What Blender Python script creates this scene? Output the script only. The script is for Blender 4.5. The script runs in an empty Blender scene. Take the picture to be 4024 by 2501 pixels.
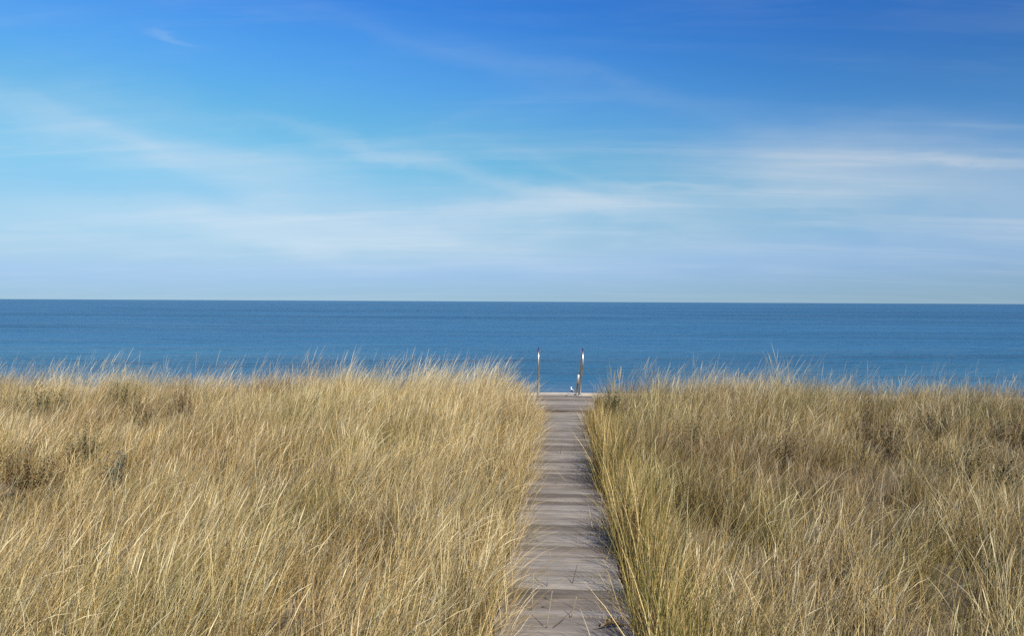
import bpy, bmesh, math, random
import numpy as np
from mathutils import Vector, Matrix, Euler

R = math.radians
rnd = random.Random(7)
rng = np.random.default_rng(11)
SC = bpy.context.scene
COL = SC.collection

# ------------------------------------------------------------------ camera
cam_data = bpy.data.cameras.new('camera')
cam_data.sensor_width = 36.0
cam_data.lens = 28.27
cam_data.clip_start = 0.05
cam_data.clip_end = 200000.0
cam = bpy.data.objects.new('camera', cam_data)
COL.objects.link(cam)
SC.camera = cam
EYE = Vector((-0.03, 0.0, 1.8))
CAM_M = Matrix.Rotation(R(3.45), 4, 'Z') @ Matrix.Rotation(R(90 - 1.18), 4, 'X') @ Matrix.Rotation(R(0.285), 4, 'Z')
cam.matrix_world = Matrix.Translation(EYE) @ CAM_M
FPX = 3160.0


def at(px, py, z=None, y=None):
    """a point of the place seen at photo pixel (px, py): on the level z, or at depth y"""
    d = CAM_M.to_3x3() @ Vector(((px - 2012) / FPX, (1250.5 - py) / FPX, -1.0))
    t = (z - EYE.z) / d.z if z is not None else (y - EYE.y) / d.y
    return EYE + d * t


# ------------------------------------------------------------------ sky and sun
SUN_AZ, SUN_EL = 146.0, 43.0
world = bpy.data.worlds.new('World')
SC.world = world
world.use_nodes = True
wt = world.node_tree
wn, wl = wt.nodes, wt.links
bg = wn['Background']
bg.inputs['Strength'].default_value = 0.1


def N(nodes, kind, **kw):
    n = nodes.new(kind)
    for k, v in kw.items():
        setattr(n, k, v)
    return n


def M(nt, op, a, b=None, c=None, clamp=False):
    n = nt.nodes.new('ShaderNodeMath')
    n.operation = op
    n.use_clamp = clamp
    for i, v in enumerate((a, b, c)):
        if v is None:
            continue
        if isinstance(v, (int, float)):
            n.inputs[i].default_value = v
        else:
            nt.links.new(v, n.inputs[i])
    return n.outputs[0]


def VM(nt, op, a, b=None, scale=None):
    n = nt.nodes.new('ShaderNodeVectorMath')
    n.operation = op
    for i, v in enumerate((a, b)):
        if v is None:
            continue
        if isinstance(v, (tuple, list)):
            n.inputs[i].default_value = v
        else:
            nt.links.new(v, n.inputs[i])
    if scale is not None:
        if isinstance(scale, (int, float)):
            n.inputs['Scale'].default_value = scale
        else:
            nt.links.new(scale, n.inputs['Scale'])
    return n.outputs['Value'] if op in ('DOT_PRODUCT', 'LENGTH') else n.outputs[0]


def MIXC(nt, fac, a, b, mode='MIX'):
    n = nt.nodes.new('ShaderNodeMix')
    n.data_type = 'RGBA'
    n.blend_type = mode
    for i, v in ((0, fac), (6, a), (7, b)):
        if isinstance(v, (int, float)):
            n.inputs[i].default_value = v
        elif isinstance(v, (tuple, list)):
            n.inputs[i].default_value = (*v[:3], 1.0)
        else:
            nt.links.new(v, n.inputs[i])
    return n.outputs[2]


def NOISE(nt, vec, scale, detail=4.0, rough=0.5, dist=0.0, out=0):
    n = nt.nodes.new('ShaderNodeTexNoise')
    n.inputs['Scale'].default_value = scale
    n.inputs['Detail'].default_value = detail
    n.inputs['Roughness'].default_value = rough
    n.inputs['Distortion'].default_value = dist
    if vec is not None:
        nt.links.new(vec, n.inputs['Vector'])
    return n.outputs[out]


def MAPR(nt, v, a, b, c=0.0, d=1.0, smooth=True):
    n = nt.nodes.new('ShaderNodeMapRange')
    n.interpolation_type = 'SMOOTHSTEP' if smooth else 'LINEAR'
    nt.links.new(v, n.inputs[0])
    for i, x in enumerate((a, b, c, d)):
        n.inputs[i + 1].default_value = x
    return n.outputs[0]


def MAPPING(nt, vec, loc=(0, 0, 0), rot=(0, 0, 0), scale=(1, 1, 1)):
    n = nt.nodes.new('ShaderNodeMapping')
    n.inputs['Location'].default_value = loc
    n.inputs['Rotation'].default_value = rot
    n.inputs['Scale'].default_value = scale
    nt.links.new(vec, n.inputs[0])
    return n.outputs[0]


sky = N(wn, 'ShaderNodeTexSky', sky_type='NISHITA')
sky.sun_disc = False
sky.sun_elevation = R(SUN_EL)
sky.sun_rotation = R(SUN_AZ)
sky.air_density = 1.0
sky.dust_density = 1.0
tc = N(wn, 'ShaderNodeTexCoord').outputs['Generated']
dirv = VM(wt, 'NORMALIZE', tc)
base = VM(wt, 'SCALE', sky.outputs[0], scale=0.1)
# the camera's strong colour rendering of a clear autumn sky
cur = N(wn, 'ShaderNodeRGBCurve')
CURVES = [
    [(0, 0), (.10, .010), (.149, .022), (.176, .040), (.215, .066), (.324, .112), (.497, .205), (.65, .29), (1, .52)],
    [(0, 0), (.14, .10), (.2588, .215), (.332, .295), (.4716, .375), (.6246, .415), (1, .62)],
    [(0, 0), (.25, .50), (.374, .68), (.417, .72), (.503, .715), (.63, .60), (1, .75)]]
for ch, pts in enumerate(CURVES):
    cv = cur.mapping.curves[ch]
    cv.points[0].location = pts[0]
    cv.points[1].location = pts[-1]
    for p in pts[1:-1]:
        cv.points.new(*p)
cur.mapping.update()
wl.new(base, cur.inputs['Color'])
sv = (math.sin(R(SUN_AZ)) * math.cos(R(SUN_EL)), math.cos(R(SUN_AZ)) * math.cos(R(SUN_EL)), math.sin(R(SUN_EL)))
cosg = VM(wt, 'DOT_PRODUCT', dirv, sv)
anti = M(wt, 'MINIMUM', cosg, 0.0)      # brighter opposite the sun; the whole sunward half held darkest to cut fill light
ray = M(wt, 'MULTIPLY_ADD', M(wt, 'MULTIPLY', anti, anti), 2.1, 0.70)
sep = N(wn, 'ShaderNodeSeparateXYZ')
wl.new(dirv, sep.inputs[0])
dz = M(wt, 'MAXIMUM', sep.outputs[2], 0.0)
lowt = MAPR(wt, dz, 0.0, 0.28, 0.45, 1.04)     # the haze low down evens the brightness out
ray = M(wt, 'ADD', M(wt, 'MULTIPLY', ray, lowt), M(wt, 'MULTIPLY', M(wt, 'SUBTRACT', 1.0, lowt), 1.53))
haze_f = M(wt, 'MULTIPLY', M(wt, 'EXPONENT', M(wt, 'MULTIPLY', dz, -11.0)), 1.0)
grad = MIXC(wt, haze_f, cur.outputs[0], (.224, .339, .428))
skyc = VM(wt, 'SCALE', grad, scale=ray)
# thin cirrus: noise on a high flat layer, so that it foreshortens towards the horizon
den = M(wt, 'ADD', dz, 0.10)
px_ = M(wt, 'DIVIDE', sep.outputs[0], den)
py_ = M(wt, 'DIVIDE', sep.outputs[1], den)
cmb = N(wn, 'ShaderNodeCombineXYZ')
wl.new(px_, cmb.inputs[0])
wl.new(py_, cmb.inputs[1])
layer = cmb.outputs[0]
n1 = NOISE(wt, MAPPING(wt, layer, (3.1, 1.7, 0), (0, 0, R(-28)), (0.42, 1.25, 1)), 1.0, 7, 0.52, 0.7)
n2 = NOISE(wt, MAPPING(wt, layer, (7.7, 4.1, 0), (0, 0, R(-38)), (0.9, 5.5, 1)), 1.0, 8, 0.6, 1.1)
n3 = NOISE(wt, MAPPING(wt, layer, (1.2, 9.0, 0), (0, 0, R(-30)), (1.6, 4.2, 1)), 1.3, 7, 0.6, 0.6)
veil = MAPR(wt, n1, 0.40, 0.68)
fib = MAPR(wt, M(wt, 'ADD', M(wt, 'MULTIPLY', n2, 0.6), M(wt, 'MULTIPLY', n3, 0.4)), 0.40, 0.66)
low = MAPR(wt, dz, 0.36, 0.06)
cl = M(wt, 'MULTIPLY', M(wt, 'MULTIPLY', veil, M(wt, 'MULTIPLY_ADD', fib, 0.45, 0.55)), M(wt, 'MULTIPLY_ADD', low, 0.19, 0.03))
wisps = M(wt, 'MULTIPLY', M(wt, 'MULTIPLY', fib, MAPR(wt, n1, 0.42, 0.6)), 0.06)
cl = M(wt, 'ADD', cl, wisps)


def bank(px, py, wx, wy, tilt, amount):
    """a soft cirrus bank, given by the direction it lies in and its angular size"""
    c = (CAM_M.to_3x3() @ Vector(((px - 2012) / FPX, (1250.5 - py) / FPX, -1.0))).normalized()
    side = Vector((c.y, -c.x, 0)).normalized()
    up = side.cross(c)
    a = (side * math.cos(R(tilt)) + up * math.sin(R(tilt))) / wx
    b = (up * math.cos(R(tilt)) - side * math.sin(R(tilt))) / wy
    off = VM(wt, 'SUBTRACT', dirv, tuple(c))
    # ragged edges
    wob = VM(wt, 'SCALE', VM(wt, 'SUBTRACT', NOISE(wt, MAPPING(wt, dirv, (px * .01, 0, 0), (0, 0, 0), (3, 3, 9)), 1.6, 6, .55, .3, out=1), (.5, .5, .5)), scale=0.10)
    off = VM(wt, 'ADD', off, wob)
    u = VM(wt, 'DOT_PRODUCT', off, tuple(a))
    v = VM(wt, 'DOT_PRODUCT', off, tuple(b))
    r2 = M(wt, 'ADD', M(wt, 'MULTIPLY', u, u), M(wt, 'MULTIPLY', v, v))
    g = M(wt, 'EXPONENT', M(wt, 'MULTIPLY', r2, -1.0))
    return M(wt, 'MULTIPLY', g, M(wt, 'MULTIPLY_ADD', fib, amount * 0.10, amount * 0.95))


for b in ((3150, 655, .12, .036, 2, .40), (3850, 745, .15, .044, -6, .42), (3720, 630, .10, .006, -7, .22),
          (2250, 830, .19, .028, 1, .50), (900, 650, .17, .036, -12, .30), (330, 500, .15, .016, -14, .18),
          (700, 880, .26, .024, -2, .26), (1500, 930, .24, .022, -5, .30), (700, 172, .022, .0035, -14, .15),
          (1700, 640, .20, .010, -10, .22), (2650, 715, .16, .007, -10, .20), (2000, 230, .26, .012, -14, .05),
          (2300, 330, .26, .016, -16, .05), (3400, 985, .30, .024, 0, .16), (1000, 1000, .40, .016, 0, .20)):
    cl = M(wt, 'ADD', cl, bank(*b))
cl = M(wt, 'MINIMUM', cl, 0.72)
cl = M(wt, 'MULTIPLY', cl, MAPR(wt, dz, 0.0, 0.09, 0.30, 1.0))
cloudc = VM(wt, 'SCALE', (.54, .625, .715), scale=M(wt, 'MULTIPLY_ADD', ray, 0.4, 0.62))
skyc2 = MIXC(wt, cl, skyc, cloudc)
out10 = VM(wt, 'SCALE', skyc2, scale=8.2)
wl.new(out10, bg.inputs['Color'])

sun_d = bpy.data.lights.new('sun', 'SUN')
sun_d.energy = 5.0
sun_d.angle = R(0.53)
sun_d.color = (1.0, 0.92, 0.79)
sun = bpy.data.objects.new('sun', sun_d)
COL.objects.link(sun)
sun.rotation_euler = Vector(sv).to_track_quat('Z', 'Y').to_euler()
sun.location = (5, -8, 12)

SC.view_settings.view_transform = 'Standard'
SC.view_settings.look = 'None'
SC.view_settings.exposure = 0.3
SC.view_settings.gamma = 1.0
SC.view_settings.use_curve_mapping = False
SC.render.engine = 'CYCLES'
SC.cycles.max_bounces = 5
SC.cycles.diffuse_bounces = 1
SC.cycles.glossy_bounces = 3
SC.cycles.transmission_bounces = 4
SC.cycles.use_denoising = False


# ------------------------------------------------------------------ helpers
def new_mat(name, rough=0.8):
    m = bpy.data.materials.new(name)
    m.use_nodes = True
    b = m.node_tree.nodes['Principled BSDF']
    b.inputs['Roughness'].default_value = rough
    return m, m.node_tree, b


def tag(o, label=None, cat=None, group=None, kind=None):
    for k, v in (('label', label), ('category', cat), ('group', group), ('kind', kind)):
        if v:
            o[k] = v
    return o


def link(name, me, mat=None, parent=None, loc=None, rot=None):
    o = bpy.data.objects.new(name, me)
    COL.objects.link(o)
    if mat is not None and me is not None and not me.materials:
        me.materials.append(mat)
    if parent is not None:
        o.parent = parent
    if loc is not None:
        o.location = loc
    if rot is not None:
        o.rotation_euler = rot
    return o


def empty(name, loc=(0, 0, 0), rz=0.0):
    o = bpy.data.objects.new(name, None)
    o.empty_display_size = 0.2
    COL.objects.link(o)
    o.location = loc
    o.rotation_euler = (0, 0, rz)
    return o


def bm_mesh(bm, name, smooth=False):
    bmesh.ops.recalc_face_normals(bm, faces=bm.faces)
    me = bpy.data.meshes.new(name)
    bm.to_mesh(me)
    bm.free()
    if smooth:
        me.polygons.foreach_set('use_smooth', [True] * len(me.polygons))
    return me


def tube(bm, pts, radii, seg=12, cap=True, squash=1.0):
    """a swept tube through pts; radii one value or one per point"""
    pts = [Vector(p) for p in pts]
    if isinstance(radii, (int, float)):
        radii = [radii] * len(pts)
    rings = []
    ref = Vector((1, 0.13, 0.07)).normalized()
    for i, p in enumerate(pts):
        t = (pts[min(i + 1, len(pts) - 1)] - pts[max(i - 1, 0)]).normalized()
        a = ref - t * ref.dot(t)
        if a.length < 1e-4:
            a = Vector((0, 1, 0)) - t * t.y
        a.normalize()
        b = t.cross(a)
        ring = [bm.verts.new(p + (a * math.cos(k * 2 * math.pi / seg) + b * math.sin(k * 2 * math.pi / seg) * squash) * radii[i]) for k in range(seg)]
        rings.append(ring)
    for r0, r1 in zip(rings, rings[1:]):
        for k in range(seg):
            bm.faces.new((r0[k], r0[(k + 1) % seg], r1[(k + 1) % seg], r1[k]))
    if cap:
        bm.faces.new(rings[0][::-1])
        bm.faces.new(rings[-1])


def box(bm, c, s, rot=None, bevel=0.0):
    r = bmesh.ops.create_cube(bm, size=1.0)
    vs = r['verts']
    mt = Matrix.Translation(c) @ (rot.to_4x4() if rot is not None else Matrix.Identity(4)) @ Matrix.Diagonal((*s, 1))
    bmesh.ops.transform(bm, matrix=mt, verts=vs)
    if bevel:
        es = list({e for v in vs for e in v.link_edges})
        bmesh.ops.bevel(bm, geom=es, offset=bevel, segments=2, affect='EDGES', profile=0.6)


def vnoise(x, y, seed=0):
    """smooth value noise 0..1 on numpy arrays"""
    x = np.asarray(x, float)
    y = np.asarray(y, float)
    xi, yi = np.floor(x).astype(np.int64), np.floor(y).astype(np.int64)
    fx, fy = x - xi, y - yi
    fx, fy = fx * fx * (3 - 2 * fx), fy * fy * (3 - 2 * fy)

    def h(a, b):
        v = np.sin(a * 127.1 + b * 311.7 + seed * 74.7) * 43758.5453
        return v - np.floor(v)
    return (h(xi, yi) * (1 - fx) + h(xi + 1, yi) * fx) * (1 - fy) + (h(xi, yi + 1) * (1 - fx) + h(xi + 1, yi + 1) * fx) * fy


def fbm(x, y, seed=0):
    return (vnoise(x, y, seed) * .55 + vnoise(np.asarray(x) * 2.1 + 5, np.asarray(y) * 2.1, seed + 3) * .3 + vnoise(np.asarray(x) * 4.3, np.asarray(y) * 4.3 + 9, seed + 7) * .15)


# ------------------------------------------------------------------ ground, beach, sea
EDGE_Y = 15.55
SEA_Z = -5.35


def ground_z(x, y):
    x = np.asarray(x, float)
    y = np.asarray(y, float)
    top = -0.17 + 0.10 * (fbm(x * .5, y * .5, 5) - .5) - 0.0009 * np.maximum(np.abs(x) - 2, 0) ** 2
    top = np.where(np.abs(x) < .75, np.minimum(top, -0.15), top)
    e = EDGE_Y + 1.0 * (fbm(x * .35 + 40, 0 * x, 9) - .5) * np.clip((np.abs(x) - .8) / 2, 0, 1)
    t = np.clip((y - e) / 7.2, 0, 1)
    slope = -4.45 * (t * 0.85 + 0.15 * t * t * (3 - 2 * t))
    beach = np.where(y > e + 7.2, -0.0190 * (y - e - 7.2) + .05 * (fbm(x * .12, y * .2, 12) - .5), 0)
    far = np.where(y > 75, -0.05 * (y - 75), 0)
    return top * (1 - t) + slope + beach - 0.13 * t + far


def grid_mesh(name, xs, ys, zf):
    X, Y = np.meshgrid(xs, ys)
    Z = zf(X, Y)
    v = np.stack([X.ravel(), Y.ravel(), Z.ravel()], 1)
    nx, ny = len(xs), len(ys)
    i = np.arange((ny - 1) * (nx - 1))
    r, c = i // (nx - 1), i % (nx - 1)
    a = r * nx + c
    f = np.stack([a, a + 1, a + nx + 1, a + nx], 1)
    me = bpy.data.meshes.new(name)
    me.from_pydata(v.tolist(), [], f.tolist())
    me.polygons.foreach_set('use_smooth', [True] * len(me.polygons))
    return me


m_ground, nt, b = new_mat('dune_soil', 0.95)
geo = N(nt.nodes, 'ShaderNodeNewGeometry').outputs['Position']
sepg = N(nt.nodes, 'ShaderNodeSeparateXYZ')
nt.links.new(geo, sepg.inputs[0])
na = NOISE(nt, geo, 3.0, 8, .6)
nb = NOISE(nt, geo, 40.0, 5, .7)
soil = MIXC(nt, MAPR(nt, na, .4, .65), (.075, .055, .032), (.17, .13, .08))
soil = MIXC(nt, MAPR(nt, nb, .45, .7), soil, (.23, .18, .11))
sand = MIXC(nt, MAPR(nt, na, .35, .7), (.52, .44, .33), (.62, .54, .42))
sand = MIXC(nt, MAPR(nt, nb, .5, .75), sand, (.36, .30, .22))
wet = MAPR(nt, M(nt, 'ADD', sepg.outputs[1], M(nt, 'MULTIPLY', NOISE(nt, geo, .35, 3), 1.6)), 63.3, 64.6)
sand = MIXC(nt, wet, sand, (.22, .19, .16))
fin = MIXC(nt, MAPR(nt, sepg.outputs[2], -1.2, -3.2), soil, sand)
nt.links.new(fin, b.inputs['Base Color'])
bmp = N(nt.nodes, 'ShaderNodeBump')
bmp.inputs['Strength'].default_value = .6
bmp.inputs['Distance'].default_value = .012
nt.links.new(nb, bmp.inputs['Height'])
nt.links.new(bmp.outputs[0], b.inputs['Normal'])

xs = np.unique(np.concatenate([np.linspace(-400, -30, 22), np.linspace(-30, 30, 161), np.linspace(30, 400, 22)]))
ys = np.unique(np.concatenate([np.linspace(-60, -4, 12), np.linspace(-4, 26, 101), np.linspace(26, 66, 41), np.linspace(66, 110, 10)]))
ground = link('ground', grid_mesh('ground', xs, ys, ground_z), m_ground)
tag(ground, kind='structure')

m_sea, nt, b = new_mat('sea_water', 0.06)
geo = N(nt.nodes, 'ShaderNodeNewGeometry').outputs['Position']
sepg = N(nt.nodes, 'ShaderNodeSeparateXYZ')
nt.links.new(geo, sepg.inputs[0])
shoal = M(nt, 'ADD', sepg.outputs[1], M(nt, 'MULTIPLY', M(nt, 'SUBTRACT', NOISE(nt, MAPPING(nt, geo, scale=(.02, .08, 1)), 1.0, 3), .5), 12.0))
deep = MIXC(nt, MAPR(nt, shoal, 66, 150), (.045, .17, .27), (.026, .135, .275))
deep = MIXC(nt, MAPR(nt, shoal, 64.0, 71), (.12, .19, .25), deep)
drift = NOISE(nt, MAPPING(nt, geo, scale=(.0022, .012, 1)), 1.0, 5, .6, .5)
deep = MIXC(nt, MAPR(nt, drift, .35, .65, 0, .75), deep, (.010, .080, .18))
b.inputs['Specular IOR Level'].default_value = 0.0
b.inputs['Roughness'].default_value = 1.0
nt.links.new(deep, b.inputs['Base Color'])
# a wind-roughened sea: upwelling blue light under a broken reflection of the sky
gl = N(nt.nodes, 'ShaderNodeBsdfGlossy')
gl.inputs['Roughness'].default_value = 0.13
fr = N(nt.nodes, 'ShaderNodeFresnel')
fr.inputs['IOR'].default_value = 1.33
mxs = N(nt.nodes, 'ShaderNodeMixShader')
nt.links.new(M(nt, 'MINIMUM', fr.outputs[0], 0.36), mxs.inputs[0])
nt.links.new(b.outputs[0], mxs.inputs[1])
nt.links.new(gl.outputs[0], mxs.inputs[2])
nt.links.new(mxs.outputs[0], nt.nodes['Material Output'].inputs['Surface'])
w1 = NOISE(nt, MAPPING(nt, geo, rot=(0, 0, R(6)), scale=(.42, 1.25, 1)), 1.0, 3, .55, .3)
w2 = NOISE(nt, MAPPING(nt, geo, rot=(0, 0, R(-9)), scale=(1.5, 3.6, 1)), 1.0, 3, .6, .2)
w3 = NOISE(nt, MAPPING(nt, geo, rot=(0, 0, R(3)), scale=(.10, .34, 1)), 1.0, 3, .6)
w4 = NOISE(nt, MAPPING(nt, geo, rot=(0, 0, R(-2)), scale=(.03, .11, 1)), 1.0, 4, .65)
gust = NOISE(nt, MAPPING(nt, geo, scale=(.012, .05, 1)), 1.0, 4, .6)
h = M(nt, 'ADD', M(nt, 'MULTIPLY', w1, .60), M(nt, 'ADD', M(nt, 'MULTIPLY', w2, .14), M(nt, 'ADD', M(nt, 'MULTIPLY', w3, 1.3), M(nt, 'MULTIPLY', w4, 2.6))))
h = M(nt, 'MULTIPLY', h, MAPR(nt, gust, .3, .7, .55, 1.3))
bmp = N(nt.nodes, 'ShaderNodeBump')
bmp.inputs['Strength'].default_value = 1.0
bmp.inputs['Distance'].default_value = .8
calm = MAPR(nt, sepg.outputs[1], 63.5, 80, .35, 1.0)
nt.links.new(M(nt, 'MULTIPLY', h, calm), bmp.inputs['Height'])
for q in (b, gl, fr):
    nt.links.new(bmp.outputs[0], q.inputs['Normal'])
xs = np.concatenate([-np.geomspace(90000, 60, 14), np.linspace(-40, 40, 9), np.geomspace(60, 90000, 14)])
ys = np.concatenate([np.linspace(58, 100, 8), np.geomspace(130, 90000, 16)])
sea = link('sea', grid_mesh('sea', xs, ys, lambda X, Y: 0 * X + SEA_Z), m_sea)
tag(sea, kind='structure')

# ------------------------------------------------------------------ boardwalk
m_wood, nt, b = new_mat('weathered_wood', 0.88)
obj_i = N(nt.nodes, 'ShaderNodeObjectInfo')
tco = N(nt.nodes, 'ShaderNodeTexCoord').outputs['Object']
rv = N(nt.nodes, 'ShaderNodeCombineXYZ')
nt.links.new(M(nt, 'MULTIPLY', obj_i.outputs['Random'], 37.0), rv.inputs[0])
nt.links.new(M(nt, 'MULTIPLY', obj_i.outputs['Random'], 91.0), rv.inputs[1])
loc = VM(nt, 'ADD', tco, rv.outputs[0])
g1 = NOISE(nt, MAPPING(nt, loc, scale=(1.6, 26, 26)), 1.0, 7, .65, .5)
g2 = NOISE(nt, MAPPING(nt, loc, scale=(5, 90, 60)), 1.0, 4, .6)
pat = NOISE(nt, MAPPING(nt, loc, scale=(2.2, 5, 5)), 1.0, 5, .6)
ramp = N(nt.nodes, 'ShaderNodeValToRGB')
cr = ramp.color_ramp
cr.interpolation = 'CONSTANT'
cr.elements[0].color = (.135, .112, .090, 1)
cr.elements[1].color = (.325, .29, .25, 1)
for p, c in ((.10, (.165, .140, .114, 1)), (.24, (.225, .197, .166, 1)), (.50, (.255, .228, .198, 1)), (.80, (.285, .258, .225, 1))):
    e = cr.elements.new(p)
    e.color = c
nt.links.new(obj_i.outputs['Random'], ramp.inputs[0])
fac = M(nt, 'MULTIPLY', MAPR(nt, g1, .30, .66, .70, 1.14), M(nt, 'MULTIPLY', MAPR(nt, g2, .35, .75, .90, 1.18), MAPR(nt, pat, .35, .70, .84, 1.16)))
wc = VM(nt, 'SCALE', ramp.outputs[0], scale=fac)
wc = MIXC(nt, MAPR(nt, pat, .58, .72, 0, .35), wc, (.31, .255, .19))
wc = MIXC(nt, MAPR(nt, g2, .40, .26, 0, .75), wc, (.045, .036, .03))
nt.links.new(wc, b.inputs['Base Color'])
bmp = N(nt.nodes, 'ShaderNodeBump')
bmp.inputs['Strength'].default_value = .7
bmp.inputs['Distance'].default_value = .0012
nt.links.new(M(nt, 'ADD', g1, M(nt, 'MULTIPLY', g2, .5)), bmp.inputs['Height'])
nt.links.new(bmp.outputs[0], b.inputs['Normal'])


def plank_mesh(length, width, thick, seed, taper=0.0):
    """a weathered plank: cupped across, sagging, with worn ends and edges"""
    r = random.Random(seed)
    bm = bmesh.new()
    nx, ny = 6, 3
    rows = []
    cup = r.uniform(-.002, .003)
    tw = r.uniform(-.004, .004)
    for top in (1, 0):
        for i in range(nx + 1):
            u = i / nx
            row = []
            for j in range(ny + 1):
                v = j / ny
                x = (u - .5) * length + (r.uniform(-.007, .007) if i in (0, nx) else 0)
                w = width * (1 - taper * max(0, u - .45) * 1.8)
                y = (v - .5) * w + (r.uniform(-.0022, .0022) if j in (0, ny) else 0) - (width - w) * .5
                z = (cup * (1 - (2 * v - 1) ** 2) + tw * (2 * u - 1) * (2 * v - 1) + r.uniform(-.0006, .0006)) if top else -thick
                if top and j in (0, ny):
                    z -= .003
                if top and i in (0, nx):
                    z -= .003
                row.append(bm.verts.new((x, y, z)))
            rows.append(row)
    T, B = rows[:nx + 1], rows[nx + 1:]
    for i in range(nx):
        for j in range(ny):
            bm.faces.new((T[i][j], T[i + 1][j], T[i + 1][j + 1], T[i][j + 1]))
            bm.faces.new((B[i][j + 1], B[i + 1][j + 1], B[i + 1][j], B[i][j]))
        bm.faces.new((T[i][0], B[i][0], B[i + 1][0], T[i + 1][0]))
        bm.faces.new((T[i + 1][ny], B[i + 1][ny], B[i][ny], T[i][ny]))
    for j in range(ny):
        bm.faces.new((T[0][j + 1], B[0][j + 1], B[0][j], T[0][j]))
        bm.faces.new((T[nx][j], B[nx][j], B[nx][j + 1], T[nx][j + 1]))
    return bm_mesh(bm, 'plank')


walk = empty('boardwalk', (0, 0, 0))
tag(walk, 'narrow grey weathered plank boardwalk running through the dune grass to the sea', 'boardwalk')
WIDTHS = [.09, .115, .14, .19]
bank_m = {(w, k): plank_mesh(.76, w - .005, .032, int(w * 1000) + k) for w in WIDTHS for k in range(5)}
y = -2.6
k = 0
while y < 12.98:
    w = rnd.choices(WIDTHS, (.2, .34, .34, .12))[0]
    if y + w > 13.09:
        w = .09
    if abs(y + w * .5 - 10.55) < .07:
        me = plank_mesh(.76, w - .005, .032, 99, taper=.22)
    else:
        me = bank_m[(w, rnd.randrange(5))]
    o = link('plank', me, m_wood, walk, (rnd.uniform(-.012, .012), y + w / 2, rnd.uniform(-.004, .004)),
             (rnd.uniform(-.012, .012), rnd.uniform(-.005, .005), rnd.choice((0, math.pi)) * (0 if me.name.startswith('plank') and abs(y + w * .5 - 10.55) < .07 else 1) + rnd.uniform(-.006, .006)))
    y += w + rnd.choice((.001, .003, .006))
    k += 1
for sx in (-.28, .28):
    bm = bmesh.new()
    box(bm, (sx, 5.25, -.085), (.045, 15.8, .09))
    link('stringer', bm_mesh(bm, 'stringer'), m_wood, walk)

land = empty('landing', (0, 13.15, .012))
tag(land, 'wider grey plank landing at the end of the boardwalk below the handrails', 'landing')
bank_l = {k: plank_mesh(1.14, .138, .034, 500 + k) for k in range(6)}
y = .03
while y < 2.12:
    link('plank', bank_l[rnd.randrange(6)], m_wood, land, (rnd.uniform(-.012, .012), y + .07, rnd.uniform(-.004, .004)),
         (rnd.uniform(-.016, .016), rnd.uniform(-.004, .004), rnd.choice((0, math.pi)) + rnd.uniform(-.006, .006)))
    y += .1425
for sx in (-.48, 0, .48):
    bm = bmesh.new()
    box(bm, (sx, 1.08, -.10), (.045, 2.1, .12))
    link('stringer', bm_mesh(bm, 'stringer'), m_wood, land)
for sx in (-.48, .48):
    for sy in (.15, 1.95):
        bm = bmesh.new()
        box(bm, (sx + math.copysign(.05, sx), sy, -.45), (.07, .07, .8), bevel=.004)
        link('post', bm_mesh(bm, 'post'), m_wood, land)

# ------------------------------------------------------------------ beach ladder with its two bent handrails
m_steel, nt, b = new_mat('steel', 0.34)
b.inputs['Metallic'].default_value = 1.0
geo = N(nt.nodes, 'ShaderNodeTexCoord').outputs['Object']
ns = NOISE(nt, MAPPING(nt, geo, scale=(30, 30, 4)), 1.0, 5, .7)
nt.links.new(MIXC(nt, MAPR(nt, ns, .5, .75), (.50, .50, .49), (.30, .28, .25)), b.inputs['Base Color'])
nt.links.new(MAPR(nt, ns, .3, .8, .3, .5), b.inputs['Roughness'])
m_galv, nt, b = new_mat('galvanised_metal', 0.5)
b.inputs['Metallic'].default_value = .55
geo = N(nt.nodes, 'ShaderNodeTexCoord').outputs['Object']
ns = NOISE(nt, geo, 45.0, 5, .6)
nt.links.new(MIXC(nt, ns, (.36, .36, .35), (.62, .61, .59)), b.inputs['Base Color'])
m_tread, nt, b = new_mat('pale_tread_wood', 0.8)
geo = N(nt.nodes, 'ShaderNodeTexCoord').outputs['Object']
ns = NOISE(nt, MAPPING(nt, geo, scale=(3, 40, 20)), 1.0, 5, .6)
nt.links.new(MIXC(nt, ns, (.34, .30, .25), (.58, .53, .45)), b.inputs['Base Color'])

lad = empty('beach_ladder', (0, 15.42, 0))
tag(lad, 'steep stair ladder down to the beach with two tall bent steel handrails', 'ladder')


def rail(pts_ctrl, rad=.0235):
    # pts through Catmull-Rom
    P = [Vector(p) for p in pts_ctrl]
    P = [P[0] * 2 - P[1]] + P + [P[-1] * 2 - P[-2]]
    out = []
    for i in range(1, len(P) - 2):
        for s in range(7):
            t = s / 7
            a, b_, c, d = P[i - 1:i + 3]
            out.append(.5 * ((2 * b_) + (c - a) * t + (2 * a - 5 * b_ + 4 * c - d) * t * t + (3 * b_ - a - 3 * c + d) * t ** 3))
    out.append(P[-2])
    bm = bmesh.new()
    tube(bm, out, rad, 14)
    return bm_mesh(bm, 'handrail', True)


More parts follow.
